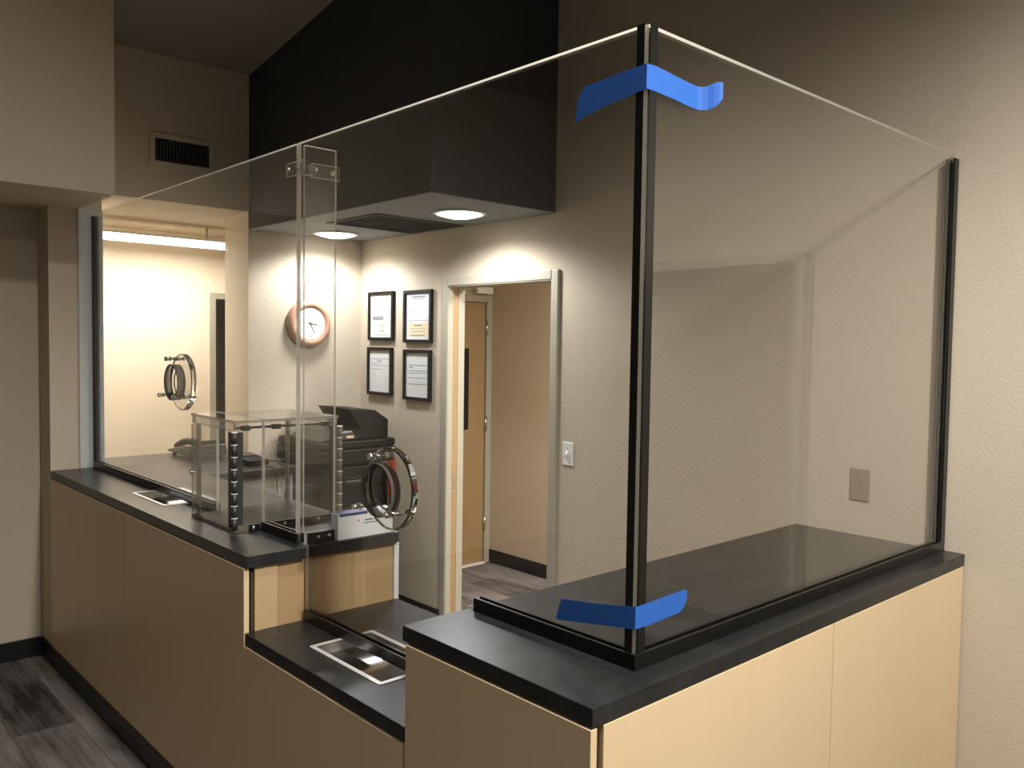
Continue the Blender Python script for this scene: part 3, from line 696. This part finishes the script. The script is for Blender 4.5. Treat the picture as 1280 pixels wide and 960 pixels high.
# cans in the sloped ceiling of the waiting area; the far one is added fill
def can(x, y, power, label, size, blend, aim):
    z = ceil_z(y)
    e = thing('ceiling_can_light', label, 'light fixture', (x, y, z), 'ceiling can lights')
    MB().lathe([(0.10, -0.02), (0.13, -0.02), (0.13, 0.03), (0.10, 0.05)], (x, y, z), (0, 0, -1), 32, closed=True).build('trim_ring', WHITEP, e)
    lamp('can_lamp', 'SPOT', (x, y, z-0.07), power, WARM, e, spot_size=math.radians(size), spot_blend=blend, shadow_soft_size=0.10, aim=aim)
e = thing('pendant_light', 'shaded pendant light hanging from the sloped ceiling toward the front', 'light fixture', (0.1, -1.85, ceil_z(-1.85)))
MB().cyl((0.1, -1.85, 3.56), (0.1, -1.85, ceil_z(-1.85)), 0.008, 12).build('rod', BLACKM, e)
MB().lathe([(0.02, 0.0), (0.06, 0.01), (0.17, 0.10), (0.172, 0.10), (0.062, 0.006), (0.02, -0.004)], (0.1, -1.85, 3.56), (0, 0, -1), 32, closed=True).build('shade', BLACKM, e)
lamp('pendant_lamp', 'SPOT', (0.1, -1.85, 3.44), P_CUST_A, WARM, e, spot_size=math.radians(168), spot_blend=0.62, shadow_soft_size=0.13)
can(0.1, 0.3, P_CUST_B, 'round can light in the sloped ceiling over the counter', 124, 0.7, (-0.45, 0.42, -1))
can(-2.5, -1.2, P_FILL_C, 'added fill can light in the sloped ceiling far from the counter', 140, 0.6, (0, 0, -1))

# ------------------------------------------------------------------ things on and behind the counter
# carton at the end of the long worktop
e = thing('carton', 'white carton with a blue top band at the end of the long worktop', 'carton', (0.46, 1.55, HC))
MB().box(0.336, 0.577, 1.486, 1.535, HC, HC+0.092).build('body', PAPERG, e, bevel=0.002)
MB().box(0.340, 0.455, 1.4852, 1.4858, HC+0.082, HC+0.0915).build('blue_band', BLUE, e)
MB().box(0.340, 0.455, 1.488, 1.533, HC+0.0922, HC+0.0928).build('blue_label', BLUE, e)
for (a, b2, z, h) in ((0.445, 0.478, 0.058, 0.004), (0.482, 0.505, 0.057, 0.004), (0.512, 0.545, 0.060, 0.005), (0.44, 0.50, 0.048, 0.003)):
    MB().box(a, b2, 1.4853, 1.4858, HC+z, HC+z+h).build('print', DINK, e)
MB().box(0.415, 0.421, 1.4853, 1.4858, HC+0.058, HC+0.064).build('red_mark', RED, e)

# desk phone on the return of the worktop
e = thing('desk_phone', 'dark desk phone on the worktop in front of the back room opening', 'phone', (0.83, 3.85, HC))
m = MB(); m.prism([(0.70, 4.06, HC+0.022), (0.70, 3.70, HC+0.022), (0.70, 3.70, HC+0.085), (0.70, 3.78, HC+0.082), (0.70, 4.06, HC+0.034)], (0.21, 0, 0)); m.build('base', DKPLAST2, e, bevel=0.006, seg=3)
for (xx, yy) in ((0.73, 3.74), (0.88, 3.74), (0.73, 4.02), (0.88, 4.02)):
    MB().cyl((xx, yy, HC), (xx, yy, HC+0.024), 0.012, 14).build('foot', DKPLAST, e)
m = MB(); pts = []
for i in range(9):
    u = i/8; pts.append((0.745, 3.74+0.28*u, HC+0.098-0.045*u+0.018*math.sin(PI*u)))
m.tube(pts, 0.020, 12); m.build('handset', DKPLAST, e)
m = MB()
for i in range(4):
    for j in range(3):
        yy = 3.80+i*0.045; xx = 0.80+j*0.03; z = HC+0.082-(yy-3.78)*0.171
        m.box(xx, xx+0.02, yy, yy+0.03, z-0.002, z+0.006)
m.build('keypad', PAPERG, e)
MB().prism([(0.79, 3.71, HC+0.084), (0.79, 3.78, HC+0.0815), (0.79, 3.785, HC+0.10), (0.79, 3.715, HC+0.11)], (0.1, 0, 0)).build('display', DKPLAST, e)
# card terminal with hanging cables
e = thing('card_terminal', 'black card terminal with hanging cables beside the phone', 'terminal', (0.95, 3.36, HC))
m = MB(); m.prism([(0.86, 3.30, HC), (0.86, 3.52, HC), (0.86, 3.52, HC+0.05), (0.86, 3.30, HC+0.032)], (0.12, 0, 0)); m.build('body', DKPLAST, e, bevel=0.005, seg=3)
MB().prism([(0.875, 3.42, HC+0.043), (0.875, 3.51, HC+0.0505), (0.875, 3.51, HC+0.053), (0.875, 3.42, HC+0.0455)], (0.09, 0, 0)).build('screen', DKPLAST2, e)
MB().tube([(0.97, 3.31, HC+0.03), (1.0, 3.25, HC+0.025), (1.01, 3.19, HC+0.003), (1.0, 3.145, HC-0.02), (1.0, 3.142, HC-0.10), (0.99, 3.144, HC-0.18)], 0.0035).build('cable', DKPLAST, e)
MB().tube([(0.93, 3.305, HC+0.02), (0.94, 3.24, HC+0.005), (0.945, 3.17, HC+0.004), (0.945, 3.144, HC-0.02), (0.95, 3.143, HC-0.13)], 0.0028).build('cable', DKPLAST, e)

# copier in the corner
e = thing('copier', 'black office copier standing in the corner under the certificates', 'copier', (1.52, 3.5, 0))
MB().box(1.27, 1.745, 3.24, 3.74, 0.02, 0.98).build('body', DKPLAST, e, bevel=0.008)
MB().box(1.25, 1.775, 3.215, 3.75, 0.995, 1.085).build('scanner_bed', DKPLAST, e, bevel=0.01)
MB().box(1.255, 1.770, 3.22, 3.745, 1.087, 1.135).build('document_cover', DKPLAST, e, bevel=0.012)
m = MB(); m.prism([(1.27, 3.24, 1.137), (1.36, 3.24, 1.19), (1.48, 3.24, 1.195), (1.52, 3.24, 1.137)], (0, 0.4, 0)); m.build('feeder_cover', DKPLAST2, e, bevel=0.01)
m = MB(); m.prism([(1.455, 3.25, 1.322), (1.64, 3.25, 1.308), (1.735, 3.25, 1.245), (1.735, 3.25, 1.139), (1.50, 3.25, 1.139), (1.54, 3.25, 1.20)], (0, 0.36, 0)); m.build('paper_tray', DKPLAST, e, bevel=0.004)
MB().box(1.43, 1.48, 3.232, 3.24, 1.15, 1.165).build('latch', CHROME, e)
for k, z in enumerate((0.90, 0.72, 0.50, 0.28)):
    dr = MB().box(1.285, 1.73, 3.228, 3.2395, z-0.15 if k else z-0.04, z+0.02).build('drawer', DKPLAST, e, bevel=0.004)
    MB().box(1.42, 1.60, 3.221, 3.2285, z-0.015, z+0.0).build('handle', DKPLAST2, dr, bevel=0.002)
for xx in (1.30, 1.71):
    for yy in (3.28, 3.70): MB().cyl((xx, yy, 0), (xx, yy, 0.022), 0.02, 14).build('caster', DKPLAST, e)
# red folder on the wall beside the copier
o = MB().box(XW-0.024, XW-0.001, 3.345, 3.415, 0.74, 1.0).build('red_folder', RED, bevel=0.003)
tag(o, 'slim red plastic folder hanging on the wall beside the copier', 'folder')

# door closer above the hall door
e = thing('door_closer', 'white closer box mounted above the hall door', 'door closer', (3.05, 3.92, 2.11))
MB().box(2.965, 3.12, 3.875, 3.9145, 2.10, 2.15).build('housing', WHITEP, e, bevel=0.004)
MB().box(2.90, 2.965, 3.885, 3.9, 2.115, 2.125).build('arm', STEEL, e)
